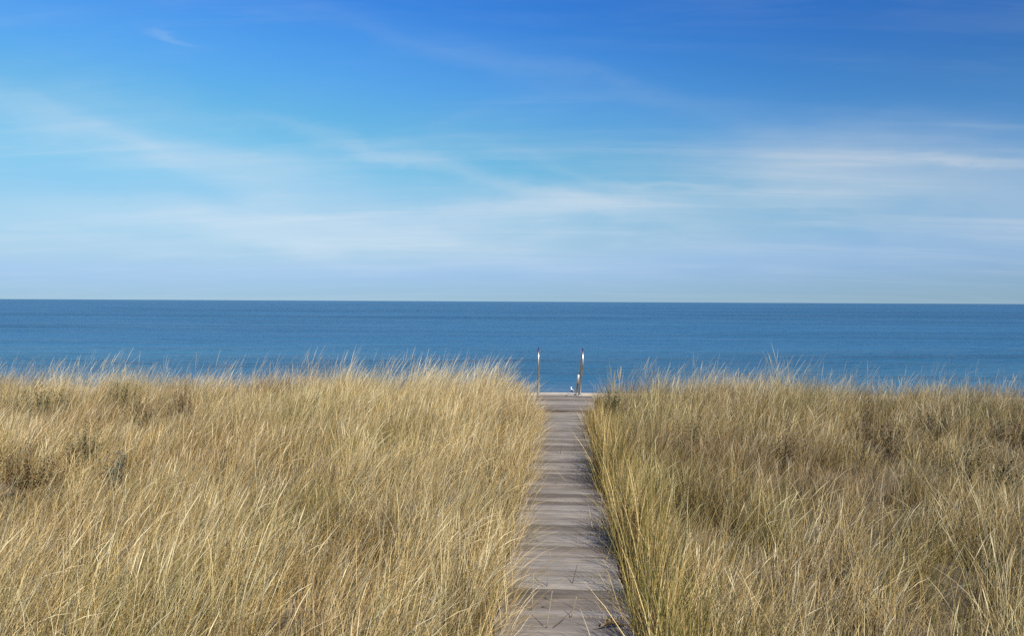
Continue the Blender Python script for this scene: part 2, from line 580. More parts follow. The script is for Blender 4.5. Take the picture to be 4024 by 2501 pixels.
def arch(x0, xt, x1, y0, y1, zt):
    """near foot on the landing, arched top, far leg running down the stair"""
    r = (y1 - y0) / 2
    pts = [(x0, y0, .01), (x0 * .6 + xt * .4, y0, .25), (x0 * .25 + xt * .75, y0, .5), (xt, y0, zt - r)]
    for a in (30, 60, 90, 120, 150):
        pts.append((xt, y0 + r - r * math.cos(R(a)), zt - r + r * math.sin(R(a))))
    n = len(pts)
    for s in (.12, .3, .5, .75, 1):
        pts.append((xt + (x1 - xt) * s, y1 + .12 * s, zt - r - (zt - r + .12) * s))
    pts.append((x1, y1 + .16, -.45))
    last = Vector(pts[-1])
    for s in (1, 2, 3):
        pts.append((last.x, last.y + .75 * s, last.z - .62 * s))
    return pts


link('handrail', rail(arch(-.447, -.445, -.47, -.2, .34, .905)), m_steel, lad)
link('handrail', rail(arch(.33, .395, .265, -.2, .34, .905)), m_steel, lad)
for sx, lean in ((-.43, 0), (.345, .02)):  # pale flat bar set against each near rail leg
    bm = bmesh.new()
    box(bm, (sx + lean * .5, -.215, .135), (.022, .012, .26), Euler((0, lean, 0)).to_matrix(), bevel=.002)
    link('leg_bar', bm_mesh(bm, 'leg_bar'), m_galv, lad)
for sx in (-.447, .335):
    bm = bmesh.new()
    box(bm, (sx, -.2, .02), (.10, .085, .008), bevel=.002)
    for dx in (-.036, .036):
        tube(bm, [(sx + dx, -.2, .02), (sx + dx, -.2, .034)], .007, 6)
    link('foot_plate', bm_mesh(bm, 'foot_plate'), m_galv, lad)
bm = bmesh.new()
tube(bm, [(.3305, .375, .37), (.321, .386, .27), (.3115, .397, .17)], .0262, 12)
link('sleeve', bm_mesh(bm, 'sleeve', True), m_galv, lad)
bm = bmesh.new()
box(bm, (-.05, -.055, .022), (.90, .03, .022), bevel=.003)
link('crossbar', bm_mesh(bm, 'crossbar'), m_galv, lad)
for i in range(8):
    bm = bmesh.new()
    box(bm, (-.08 + rnd.uniform(-.004, .004), .32 + .3 * i, -.035 - .24 * i), (.80, .22, .035), bevel=.003)
    link('tread', bm_mesh(bm, 'tread'), m_tread, lad)
for sx in (-.50, .34):
    bm = bmesh.new()
    a = math.atan2(-.24, .3)
    box(bm, (sx, 1.50, -1.03), (.04, 2.9, .14), Euler((a, 0, 0)).to_matrix(), bevel=.003)
    link('stringer', bm_mesh(bm, 'stringer'), m_tread, lad)

# ------------------------------------------------------------------ dune grass
m_grass = bpy.data.materials.new('dune_grass')
m_grass.use_nodes = True
nt = m_grass.node_tree
b = nt.nodes['Principled BSDF']
outn = nt.nodes['Material Output']
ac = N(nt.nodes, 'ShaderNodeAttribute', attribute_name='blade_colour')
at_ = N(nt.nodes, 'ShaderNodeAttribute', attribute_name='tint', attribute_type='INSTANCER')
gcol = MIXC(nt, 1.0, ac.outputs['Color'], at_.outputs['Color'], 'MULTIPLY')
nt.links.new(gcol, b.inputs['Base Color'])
b.inputs['Roughness'].default_value = .55
b.inputs['Specular IOR Level'].default_value = .12
tr = N(nt.nodes, 'ShaderNodeBsdfTranslucent')
nt.links.new(gcol, tr.inputs['Color'])
mx = N(nt.nodes, 'ShaderNodeMixShader')
mx.inputs[0].default_value = .14
nt.links.new(b.outputs[0], mx.inputs[1])
nt.links.new(tr.outputs[0], mx.inputs[2])
nt.links.new(mx.outputs[0], outn.inputs['Surface'])

STRAW = np.array([[.74, .535, .24], [.82, .63, .32], [.50, .35, .15], [.86, .70, .40], [.60, .435, .21], [.38, .26, .11]])
OLIVE = np.array([[.19, .18, .045], [.25, .225, .065], [.14, .145, .040], [.30, .26, .085]])
BROWN = np.array([[.20, .125, .055], [.28, .18, .085], [.12, .075, .035]])
PALE = np.array([[.80, .70, .48], [.76, .64, .42], [.84, .75, .54]])


def blades(specs, seg=6):
    """specs: list of (root, azimuth, tilt0, tilt1, power, length, width, colour, tip widening, twist) -> one mesh"""
    V, F, C = [], [], []
    for (root, az, t0, t1, pw, L, w, col, head, tw) in specs:
        p = np.array(root, float)
        base_i = len(V)
        n = seg if L > .35 else seg - 2
        side0 = az + math.pi / 2 + tw
        for i in range(n + 1):
            s = i / n
            t = t0 + (t1 - t0) * s ** pw
            wd = w * (1 - s * .72)
            if head and s > .72:
                wd = w * (2.1 if s < .97 else .7)
            sd = np.array([math.cos(side0), math.sin(side0), 0.15 * math.sin(tw * 3 + i)])
            if i == n and not head:
                V.append(p.copy())
                C.append(col * 1.05)
            else:
                V.append(p - sd * wd / 2)
                V.append(p + sd * wd / 2)
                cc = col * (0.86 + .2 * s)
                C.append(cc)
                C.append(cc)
            step = L / n
            d = np.array([math.cos(az) * math.sin(t), math.sin(az) * math.sin(t), math.cos(t)])
            p = p + d * step
        for i in range(n):
            a = base_i + 2 * i
            if i == n - 1 and not head:
                F.append((a, a + 1, a + 2))
            else:
                F.append((a, a + 1, a + 3, a + 2))
    me = bpy.data.meshes.new('grass_tuft')
    me.from_pydata([tuple(v) for v in V], [], F)
    at = me.attributes.new('blade_colour', 'FLOAT_COLOR', 'POINT')
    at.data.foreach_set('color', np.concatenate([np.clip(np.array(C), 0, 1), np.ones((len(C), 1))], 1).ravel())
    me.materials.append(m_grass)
    return me


def tuft(seed, kind):
    r = random.Random(seed)
    sp = []

    def pick(a):
        return a[r.randrange(len(a))] * r.uniform(.55, 1.18)

    def add(n, rad, azm, azs, t0m, t0s, t1m, t1s, l0, l1, w0, w1, pals, head=0.0):
        for _ in range(n):
            a, q = r.uniform(0, 2 * math.pi), rad * math.sqrt(r.random())
            root = (q * math.cos(a), q * math.sin(a), -.03)
            pal = r.choices([p for p, _ in pals], [x for _, x in pals])[0]
            t0 = max(0, R(r.gauss(t0m, t0s)))
            t1 = t0 + abs(R(r.gauss(t1m, t1s)))
            hd = r.random() < head
            sp.append((root, R(r.gauss(azm, azs)), t0, t1, (7.0 if r.random() < .07 else r.uniform(.9, 2.0)), r.uniform(l0, l1), r.uniform(w0, w1) * (.6 if hd else 1), pick(PALE if hd else pal), hd, r.uniform(-1.2, 1.2)))
    if kind == 'tall':
        add(54, .16, 0, 42, 13, 9, 40, 20, .38, .80, .0030, .0056, ((STRAW, 8), (PALE, 1.5), (OLIVE, .8)), .10)
        add(22, .20, 0, 100, 12, 10, 34, 22, .26, .52, .0030, .0052, ((STRAW, 1.5), (OLIVE, 2.4), (BROWN, 5)))  # inner blades mostly dead brown, coloured dark to deepen shade between the straw
        add(8, .24, 30, 110, 40, 22, 45, 25, .25, .6, .0036, .0055, ((BROWN, 3), (STRAW, 3)))
        add(2, .24, 10, 60, 16, 10, 75, 15, .75, 1.0, .004, .006, ((STRAW, 3), (PALE, 2)), .0)
    elif kind == 'mixed':
        add(26, .25, 0, 60, 14, 9, 45, 24, .40, .80, .0030, .0052, ((STRAW, 5), (OLIVE, 3), (PALE, .6)), .08)
        add(26, .25, 0, 110, 14, 10, 35, 22, .25, .5, .0034, .0055, ((OLIVE, 4), (BROWN, 5), (STRAW, 1)))
        add(14, .26, 0, 180, 45, 20, 45, 25, .3, .65, .0036, .0058, ((STRAW, 3), (BROWN, 3)))
    elif kind == 'green':
        add(46, .22, 0, 70, 9, 6, 30, 18, .38, .74, .0030, .0052, ((OLIVE, 7), (STRAW, 3)), .03)
        add(20, .24, 0, 120, 20, 14, 40, 22, .25, .5, .0034, .0055, ((OLIVE, 2), (STRAW, 2), (BROWN, 2)))
    elif kind == 'short':
        add(40, .25, 0, 100, 16, 12, 35, 22, .2, .46, .0024, .004, ((BROWN, 5), (OLIVE, 2.4), (STRAW, 2.6)))
        add(12, .25, 0, 60, 12, 8, 40, 20, .5, .8, .0024, .004, ((STRAW, 6), (PALE, 2)), .3)
        add(12, .26, 0, 180, 50, 20, 40, 25, .2, .5, .0024, .004, ((BROWN, 3), (STRAW, 2)))
    elif kind == 'over':
        add(9, .10, 0, 35, 22, 9, 62, 18, .35, .75, .0032, .005, ((STRAW, 6), (PALE, 2), (OLIVE, 1)))
        add(10, .12, 0, 60, 12, 8, 40, 18, .3, .6, .0028, .0045, ((STRAW, 4), (OLIVE, 3)))
        add(6, .12, 0, 90, 45, 15, 40, 20, .15, .4, .0028, .0045, ((STRAW, 2), (BROWN, 2)))
    elif kind == 'wall':
        add(30, .08, 10, 95, 6, 5, 28, 17, .48, .88, .004, .006, ((STRAW, 4.5), (OLIVE, 3), (BROWN, 2.5)))
        add(16, .09, 0, 180, 14, 9, 30, 15, .25, .5, .004, .0055, ((OLIVE, 3), (BROWN, 3), (STRAW, 2)))
    elif kind == 'plume':
        add(12, .2, 0, 26, 10, 6, 38, 14, .85, 1.12, .0026, .004, ((PALE, 4), (STRAW, 2)), .65)
        add(10, .2, 0, 40, 12, 6, 40, 14, .6, .95, .004, .006, ((STRAW, 4),))
    return blades(sp)


tuft_col = bpy.data.collections.new('grass_tufts')     # source shapes for the geometry-nodes field, not placed in the scene
KINDS = [('tall', 12), ('mixed', 10), ('green', 6), ('short', 8), ('over', 8), ('plume', 5), ('wall', 6)]
INDEX = {}
names = []
i = 0
for kd, n in KINDS:
    INDEX[kd] = (i, n)
    for q in range(n):
        o = bpy.data.objects.new('tuft_%03d' % i, tuft(1000 + i, kd))
        tuft_col.objects.link(o)
        i += 1

SHRUBS = []   # filled below, (x, y, radius) so that grass thins inside


def field(name, side, label, n_per_m2):
    ymin, ymax = -1.0, 16.9
    area_n = int(n_per_m2 * (ymax - ymin) * 15.5)
    x = rng.uniform(.40, 15.5, area_n) * side
    y = rng.uniform(ymin, ymax, area_n)
    gz = ground_z(x, y)
    keep = np.abs(x) < .74 * np.maximum(y, 0) + 3.0
    keep &= (np.abs(x) > (.50 if side < 0 else .40))
    keep &= ~((np.abs(x) < .60) & (y > 12.95) & (y < 19))
    keep &= gz > -.55
    clear = fbm(x * 1.3 + 20, y * 1.0, 31)
    keep &= vnoise(x * 3.1, y * 2.4, 91) + rng.random(area_n) * .5 > .42
    keep &= rng.random(area_n) < np.clip(1.35 - 1.3 * np.clip((clear - (.60 if side < 0 else .52)) * 6, 0, 1), .3, 1)
    for (sx, sy, sr) in SHRUBS:
        keep &= ((x - sx) ** 2 + (y - sy) ** 2 > (sr * .75) ** 2) | (rng.random(area_n) < .25)
    x, y, gz = x[keep], y[keep], gz[keep]
    n = len(x)
    ax = np.abs(x)
    # what grows where
    green = fbm(x * .8 + 3, y * .55 + 8, 21)
    brown = fbm(x * .7 + 50, y * .5 + 2, 22)
    if side < 0:
        p_short = np.clip((ax - 1.6 - (15.5 - y) * .55) / 3.0, 0, 1) * .55 * np.clip((y - 6.5) / 4, 0, 1) + np.clip((brown - .6) * 3, 0, .5)
        p_mixed = np.clip((brown - .42) * 2, 0, .5) + .04
        p_green = np.clip((green - .60) * 3, 0, .5)
    else:
        p_short = np.clip((ax - 3.0) / 3.5, 0, 1) * .8 * np.clip((y - 5.5) / 3, 0, 1) + np.clip((brown - .52) * 3.5, 0, .8)
        p_mixed = .30 + np.clip((ax - 1.2) / 2.5, 0, 1) * .55 * np.clip((13.5 - y) / 3, 0, 1)
        p_green = .14 + np.clip((green - .48) * 3, 0, .7) * np.clip((13.5 - y) / 3, 0, 1)
    edge = np.clip((1.0 - (ax - .4)) / .8, 0, 1)
    p_green = p_green + edge * .18
    p_plume = np.where(y > 12.5, .4, .05) * (1 - p_short * .3)
    tot = 1 + p_short * 1.6 + p_mixed * 1.2 + p_green * 1.1 + p_plume
    u = rng.random(n) * tot
    idx = np.empty(n, np.int32)
    acc = np.zeros(n)
    done = np.zeros(n, bool)
    for kd, pr in (('short', p_short * 1.6), ('mixed', p_mixed * 1.2), ('green', p_green * 1.1), ('plume', p_plume)):
        acc = acc + pr
        sel = (~done) & (u < acc)
        s0, c0 = INDEX[kd]
        idx[sel] = s0 + rng.integers(0, c0, sel.sum())
        done |= sel
    s0, c0 = INDEX['tall']
    idx[~done] = s0 + rng.integers(0, c0, (~done).sum())
    yaw = rng.normal(0, .42, n) * (1 if side < 0 else 1.6) + (fbm(x * .8, y * .8, 41) - .5) * 2.2 + (.15 if side > 0 else 0)
    # tufts that hang over the boardwalk's edge
    hgt = .86 + .16 * np.clip((y - 9) / 5, 0, 1) + .34 * (fbm(x * .8, y * .8, 51) - .5) * 2 * .7 + rng.normal(0, .07, n)
    hgt += .03 * np.exp(-((ax - 1.1) / 1.2) ** 2) * np.clip((y - 9) / 4, 0, 1)
    hgt *= np.where(side < 0, 1 - .10 * np.clip((ax - 3) / 5, 0, 1) * np.clip((y - 8) / 4, 0, 1), 1 - .0 * np.clip((ax - 3) / 5, 0, 1))
    hgt *= np.where(ax < .60, .80 if side < 0 else .84, 1)
    # blades at the right border are made straighter, so that they shade the planks
    near = (ax < .66) & (side > 0)
    yaw = np.where(near, rng.normal(.6, .9, n), yaw)
    s0, c0 = INDEX['green']
    idx = np.where(near & (rng.random(n) < .6), s0 + rng.integers(0, c0, n), idx).astype(np.int32)
    hgt *= 1 - (.30 if side < 0 else .42) * np.clip((1.25 - ax) / .45, 0, 1) * np.clip((y - 11.8) / .9, 0, 1)
    hgt *= 1 - (.06 if side > 0 else 0)
    for (sx, sy, sr) in SHRUBS:
        hgt *= 1 - .42 * np.exp(-(((x - sx) / (sr * 1.1 + .12)) ** 2 + ((y - sy + .45) / (sr + .75)) ** 2) ** 2)
    hgt *= 1 - .12 * np.clip((9 - y) / 4, 0, 1)
    hgt = np.clip(hgt, .32, 1.35)
    # colour of the growth, per tuft; right-hand darkening also imitates lens vignette
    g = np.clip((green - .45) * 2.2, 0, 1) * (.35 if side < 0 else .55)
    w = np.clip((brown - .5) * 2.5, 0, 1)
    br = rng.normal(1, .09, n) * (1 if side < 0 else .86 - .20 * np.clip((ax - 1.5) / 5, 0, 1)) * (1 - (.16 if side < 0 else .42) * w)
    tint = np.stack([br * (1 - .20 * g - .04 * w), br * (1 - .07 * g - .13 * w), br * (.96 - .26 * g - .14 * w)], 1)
    # overhanging fringe
    m = int(16.9 * (26 if side < 0 else 14))
    fy = rng.uniform(-.5, 13.0, m)
    fx = side * rng.uniform(.40, .50, m)
    s0, c0 = INDEX['over']
    fi = s0 + rng.integers(0, c0, m).astype(np.int32)
    if side < 0:
        fyaw = rng.normal(.0, .6, m)
        fh = rng.uniform(.55, 1.0, m)
    else:
        fyaw = np.where(rng.random(m) < .35, rng.normal(2.0, .7, m), rng.normal(.2, .6, m))
        fh = rng.uniform(.35, .75, m)
    ft = rng.normal(1, .1, (m, 1)) * np.array([[1.0, .98, .92]])
    if side > 0:      # a dense upright border, added to throw shade on the planks
        q = int(15.5 * 22)
        wx, wy = rng.uniform(.41, .58, q), rng.uniform(-2, 12.3, q)
        kp = rng.random(q) < np.clip(.45 + (fbm(wy * 1.1, 0 * wy, 77) - .38) * 3.2, .15, 1)
        wx, wy = wx[kp], wy[kp]
        q = len(wx)
        s0, c0 = INDEX['wall']
        fx, fy = np.concatenate([fx, wx]), np.concatenate([fy, wy])
        fi = np.concatenate([fi, s0 + rng.integers(0, c0, q).astype(np.int32)])
        fyaw = np.concatenate([fyaw, rng.normal(0, .8, q)])
        fh = np.concatenate([fh, rng.uniform(.72, 1.18, q) * (1 - .38 * np.clip((wy - 9) / 3.3, 0, 1))])
        ft = np.concatenate([ft, rng.normal(.95, .08, (q, 1)) * np.array([[1.0, 1.0, .92]])])
    X = np.concatenate([x, fx])
    Y = np.concatenate([y, fy])
    Z = np.concatenate([gz, ground_z(fx, fy)])
    IDX = np.concatenate([idx, fi])
    YAW = np.concatenate([yaw, fyaw])
    H = np.concatenate([hgt, fh])
    T = np.concatenate([tint, ft])
    me = bpy.data.meshes.new(name)
    me.from_pydata(np.stack([X, Y, Z], 1).tolist(), [], [])
    a = me.attributes.new('pick', 'INT', 'POINT')
    a.data.foreach_set('value', IDX.astype(np.int32))
    a = me.attributes.new('turn', 'FLOAT_VECTOR', 'POINT')
    tiltx, tilty = rng.normal(0, .09, len(X)), rng.normal(.05, .09, len(X))
    a.data.foreach_set('vector', np.stack([tiltx, tilty, YAW], 1).astype(np.float32).ravel())
    a = me.attributes.new('size', 'FLOAT_VECTOR', 'POINT')
    a.data.foreach_set('vector', np.stack([H * .5 + .5, H * .5 + .5, H], 1).astype(np.float32).ravel())
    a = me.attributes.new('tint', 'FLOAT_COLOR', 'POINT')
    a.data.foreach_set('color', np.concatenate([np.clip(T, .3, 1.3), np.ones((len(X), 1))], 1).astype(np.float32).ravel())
    o = link(name, me)
    tag(o, label, 'dune grass', kind='stuff')
    md = o.modifiers.new('tufts', 'NODES')
    md.node_group = GN
    print(name, len(X))
    return o


GN = bpy.data.node_groups.new('grass_field', 'GeometryNodeTree')
GN.interface.new_socket('Geometry', in_out='INPUT', socket_type='NodeSocketGeometry')
GN.interface.new_socket('Geometry', in_out='OUTPUT', socket_type='NodeSocketGeometry')
gi = GN.nodes.new('NodeGroupInput')
go = GN.nodes.new('NodeGroupOutput')
ci = GN.nodes.new('GeometryNodeCollectionInfo')
ci.inputs['Collection'].default_value = tuft_col
ci.inputs['Separate Children'].default_value = True
ci.inputs['Reset Children'].default_value = True
ip = GN.nodes.new('GeometryNodeInstanceOnPoints')
ip.inputs['Pick Instance'].default_value = True


def named(nm, ty):
    n = GN.nodes.new('GeometryNodeInputNamedAttribute')
    n.data_type = ty
    n.inputs['Name'].default_value = nm
    return n.outputs['Attribute']


e2r = GN.nodes.new('FunctionNodeEulerToRotation')
GN.links.new(named('turn', 'FLOAT_VECTOR'), e2r.inputs[0])
GN.links.new(gi.outputs[0], ip.inputs['Points'])
GN.links.new(ci.outputs[0], ip.inputs['Instance'])
GN.links.new(named('pick', 'INT'), ip.inputs['Instance Index'])
GN.links.new(e2r.outputs[0], ip.inputs['Rotation'])
GN.links.new(named('size', 'FLOAT_VECTOR'), ip.inputs['Scale'])
GN.links.new(ip.outputs[0], go.inputs[0])

# ------------------------------------------------------------------ shrubs and weeds standing in the grass
m_leaf, nt, b = new_mat('shrub_leaf', .6)
ac = N(nt.nodes, 'ShaderNodeAttribute', attribute_name='leaf_colour')
nt.links.new(ac.outputs['Color'], b.inputs['Base Color'])
b.inputs['Specular IOR Level'].default_value = .3
m_stem, nt, b = new_mat('shrub_stem', .85)
ns = NOISE(nt, N(nt.nodes, 'ShaderNodeTexCoord').outputs['Object'], 30.0, 4)
nt.links.new(MIXC(nt, ns, (.10, .06, .035), (.22, .15, .09)), b.inputs['Base Color'])


def shrub(x, y, rad, hgt, n_stem, n_leaf, leaf, cols, label, seed, spiky=0.0):
    r = random.Random(seed)
    gz = float(ground_z(x, y))
    o = empty('shrub', (x, y, gz))
    tag(o, label, 'shrub')
    bm = bmesh.new()
    V, F, C = [], [], []
    for s in range(n_stem):
        a = r.uniform(0, 2 * math.pi)
        q = rad * math.sqrt(r.random())
        tip = Vector((q * math.cos(a), q * math.sin(a), hgt * r.uniform(.7, 1.0) * (1 - .3 * (q / rad) ** 2)))
        root = Vector((tip.x * .25, tip.y * .25, -.03))
        bend = Vector((r.uniform(-.05, .05), r.uniform(-.05, .05), 0))
        pts = [root.lerp(tip, t) + bend * math.sin(t * math.pi) for t in (0, .25, .5, .75, 1)]
        tube(bm, pts, [.005, .0045, .0035, .0025, .0015], 5)
        for k in range(n_leaf):
            t = r.uniform(.35, 1.03) if not spiky else r.uniform(.2, 1.02)
            i_ = min(3, int(t * 4))
            p = pts[i_].lerp(pts[i_ + 1], t * 4 - i_)
            L = leaf * r.uniform(.6, 1.2) * (1.25 - .5 * t)
            az = r.uniform(0, 2 * math.pi)
            el = r.uniform(-.2, 1.0) + spiky * .3
            d = Vector((math.cos(az) * math.cos(el), math.sin(az) * math.cos(el), math.sin(el)))
            sd = Vector((-math.sin(az), math.cos(az), 0))
            up = sd.cross(d)
            wd = L * (.24 if not spiky else .13)
            p = p + d * .006
            vs = [p, p + d * L * .35 + sd * wd + up * wd * .3, p + d * L * .75 + sd * wd * .75 + up * wd * .2, p + d * L - up * L * .12, p + d * L * .75 - sd * wd * .75 + up * wd * .2, p + d * L * .35 - sd * wd + up * wd * .3, p + d * L * .5]
            bi = len(V)
            V += [tuple(v) for v in vs]
            F += [(bi, bi + 1, bi + 6), (bi + 1, bi + 2, bi + 6), (bi + 2, bi + 3, bi + 6), (bi + 3, bi + 4, bi + 6), (bi + 4, bi + 5, bi + 6), (bi + 5, bi, bi + 6)]
            c = np.array(cols[r.randrange(len(cols))]) * r.uniform(.75, 1.25)
            C += [c] * 7
    link('stems', bm_mesh(bm, 'stems', True), m_stem, o)
    me = bpy.data.meshes.new('foliage')
    me.from_pydata(V, [], F)
    a = me.attributes.new('leaf_colour', 'FLOAT_COLOR', 'POINT')
    a.data.foreach_set('color', np.concatenate([np.array(C), np.ones((len(C), 1))], 1).ravel())
    f = link('foliage', me, m_leaf, o)
    f['kind'] = 'stuff'
    SHRUBS.append((x, y, rad))
    return o


GREEN = [(.075, .10, .030), (.10, .125, .04), (.055, .075, .025)]
OLIV = [(.13, .125, .04), (.17, .15, .05), (.09, .10, .035)]
RUST = [(.16, .085, .035), (.20, .12, .05), (.10, .065, .03), (.11, .10, .035)]
GREY = [(.12, .145, .10), (.15, .17, .12), (.09, .115, .08)]
SEN = [(.09, .075, .03), (.12, .09, .035), (.06, .055, .025)]


def sp(px, py, ztop, y=None):
    """ground spot of a shrub whose top is seen at the pixel at height ztop above the walk"""
    p = at(px, py, z=ztop)
    return p.x, p.y


for (px, py, zt, rad, ns_, nl, lf, cols, lab, spk) in [
    (2392, 1505, .44, .24, 16, 30, .040, GREEN, 'small dark green bush hemmed in by tall grass just right of the handrails', 0),
    (452, 1462, .48, .12, 5, 26, .050, OLIV, 'tall leafy green weed standing above the far left grass edge against the sea', 1),
    (508, 1478, .43, .14, 6, 26, .045, OLIV, 'broad olive weed beside the tall leafy one at the far left grass edge', 0),
    (165, 1488, .40, .42, 22, 26, .040, OLIV + GREEN, 'wide low olive green bush at the far left corner of the grass', 0),
    (1135, 1455, .50, .07, 3, 22, .035, RUST, 'single rusty seed stalk with small leaves above the left grass edge', 1),
    (575, 1545, .30, .38, 22, 26, .038, OLIV + RUST, 'dark olive brown bush behind straw grass, left of the boardwalk', 0),
    (720, 1500, .38, .30, 18, 22, .032, RUST, 'reddish brown bush near the left grass edge', 0),
    (440, 1745, .19, .26, 10, 20, .036, GREY, 'grey green silvery herb showing among the straw grass on the left', 0),
    (330, 1650, .28, .20, 12, 26, .036, OLIV, 'yellowish green weed in the grass at left above the silvery herb', 0),
    (110, 1735, .25, .34, 20, 26, .036, RUST + OLIV, 'rust and olive bush low in the grass near the left edge', 0),
    (2728, 1592, .33, .13, 6, 26, .040, OLIV + GREEN, 'small olive leafy weed in bright grass right of the walk', 0),
    (3400, 1580, .34, .26, 14, 26, .036, SEN, 'dark arching goldenrod clump in the right grass', 1),
    (3490, 1625, .30, .22, 12, 26, .036, SEN, 'low dark brown bush in front of the arching goldenrod clump', 0),
    (3660, 1560, .37, .30, 16, 26, .034, SEN + OLIV, 'olive brown bush near the right grass edge', 0),
    (3990, 1590, .35, .34, 18, 26, .034, RUST + SEN, 'dark reddish bush cut by the right side of the view', 0),
    (3850, 1720, .28, .40, 22, 26, .034, SEN + OLIV, 'wide dark olive bush in the grass at far right', 0),
    (3100, 1660, .28, .16, 8, 24, .034, SEN, 'small dark brown weed among pale stems right of centre', 0),
    (3420, 1500, .45, .20, 9, 22, .032, SEN, 'dark brown weed top rising at the right grass edge', 1),
]:
    zt += .17 if zt < .42 else .07
    ns_, nl = int(ns_ * 1.5), int(nl * 1.35)
    x, y = sp(px, py, zt)
    y = min(y, 15.9)
    gz = float(ground_z(x, y))
    shrub(x, y, rad, zt - gz, ns_, nl, lf, cols, lab, int(px), spk)

field('dune_grass', -1, 'windblown straw coloured dune grass covering the left of the boardwalk', 34)
field('dune_grass', 1, 'windblown dune grass, greener and more tangled, right of the boardwalk', 32)

# the stiff fan of stems beside the handrail
r = random.Random(77)
spf = []
for k in range(110):
    az = R(r.choice((180, 180, 90, 0)) + r.gauss(0, 30))
    t0 = abs(r.gauss(18, 16))
    col = (STRAW[r.randrange(5)] * r.uniform(.6, 1.0)) if r.random() < .55 else OLIVE[r.randrange(4)] * r.uniform(.8, 1.2)
    spf.append(((r.gauss(0, .07), r.gauss(0, .07), 0), az, R(t0), R(t0 + r.uniform(2, 16)), 1.2, r.uniform(.45, .92), .004, col, r.random() < .15, r.uniform(-1, 1)))
fx, fy = at(2395, 1560, z=0).x, 14.7
fan = link('grass_tuft', blades(spf), m_grass, None, (fx + .05, fy, float(ground_z(fx, fy))))
tag(fan, 'stiff tuft of grass fanning out beside the right handrail of the ladder', 'grass tuft')
a = fan.data.attributes.new('tint', 'FLOAT_COLOR', 'POINT')
m_fan = m_grass.copy()
m_fan.name = 'stiff_grass'
for n in m_fan.node_tree.nodes:
    if n.type == 'ATTRIBUTE' and n.attribute_name == 'tint':
        n.attribute_type = 'GEOMETRY'
a.data.foreach_set('color', np.ones(len(fan.data.vertices) * 4))
fan.data.materials.clear()
fan.data.materials.append(m_fan)

# ------------------------------------------------------------------ dead stalks, twigs and a dry leaf on the boardwalk
m_stalk, nt, b = new_mat('dead_stalk', .8)
oi = N(nt.nodes, 'ShaderNodeObjectInfo')
nt.links.new(MIXC(nt, oi.outputs['Random'], (.10, .075, .045), (.40, .33, .22)), b.inputs['Base Color'])


def stalk(px, py, dx, dy, h_, curl, rad, name, label, cat, group=None, z=0.0):
    p = at(px, py, z=.004)
    bm = bmesh.new()
    pts = []
    for i in range(6):
        s = i / 5
        pts.append((dx * s + curl * math.sin(s * math.pi) * .5, dy * s, z + h_ * (s if curl == 0 else math.sin(s * math.pi * .6))))
    tube(bm, pts, [rad * (1 - .45 * i / 5) for i in range(6)], 5)
    o = link(name, bm_mesh(bm, name, True), m_stalk, None, (p.x, p.y, 0))
    tag(o, label, cat, group)
    return o


G1 = 'dead stalks standing up between the planks'
for px, py, dx, dy, h_, lab in [
    (2261, 1772, -.02, .0, .14, 'thin dark stalk upright in the far half of the walk near its right shadow'),
    (2202, 1784, .02, .0, .12, 'leaning thin stalk in the middle of the far half of the walk'),
    (2133, 1825, -.01, .02, .11, 'short dark stalk close to the left grass at mid walk'),
    (2226, 1893, -.16, .03, .16, 'long pale bent stalk lying back across the middle of the walk'),
    (2136, 1888, -.09, .0, .15, 'pale broken stalk leaning left at the left edge, mid walk'),
    (2167, 1985, .07, .05, .06, 'thick dark twig end leaning right where the dark planks begin'),
    (2149, 2305, .02, .0, .22, 'tall thin dark stalk upright in the nearer part of the walk'),
    (2136, 2306, -.05, .02, .06, 'stubby pale stalk beside the tall thin dark one'),
    (2115, 2128, -.11, .02, .15, 'straight pale stalk leaning left over the striped planks'),
    (2148, 2468, .03, .02, .20, 'thick brown stalk leaning right at the bottom of the view'),
    (2172, 2468, .13, .03, .11, 'pale stalk crossing low beside the thick brown one at the bottom'),
    (2245, 2425, .03, .0, .12, 'short pale stalk upright near the middle of the nearest planks'),
    (2090, 2400, .01, .0, .22, 'greenish stalk upright beside the left grass on the nearest planks'),
    (2250, 2292, .03, .01, .12, 'slender stalk upright at the edge of the near shadow'),
    (2178, 1905, .06, .03, .06, 'tiny dark stalk beside the long pale bent one'),
    (2213, 1690, .0, .0, .08, 'short upright stalk just before the crack in the planks'),
]:
    stalk(px, py, dx, dy, h_, 0, .0028, 'dead_stalk', lab, 'stalk', G1)
for px, py, dx, dy, cu, lab in [
    (2060, 2010, .10, -.01, .03, 'bright straw lying across the left edge of the walk above the striped planks'),
    (2140, 2350, .07, -.09, .02, 'dark twig lying slantwise on the near planks'),
    (2110, 2250, .06, .0, .01, 'short pale straw lying flat left of the walk centre'),
    (2205, 1835, .02, -.06, .05, 'curled dark twig lying at mid walk'),
    (2235, 1630, .07, .03, .03, 'crooked dark twig on the far end of the walk just before the landing'),
    (2270, 1620, .06, -.02, .05, 'forked dark sprig on the far end of the walk near the right grass'),
    (2120, 1700, .05, .0, .02, 'pale straw lying by the left grass near the crack'),
    (2130, 2385, .05, -.03, .01, 'two pale crossed straws on the nearest planks'),
]:
    o = stalk(px, py, dx, dy, .018, cu, .0030, 'twig', lab, 'twig', 'twigs and straws lying on the boardwalk')

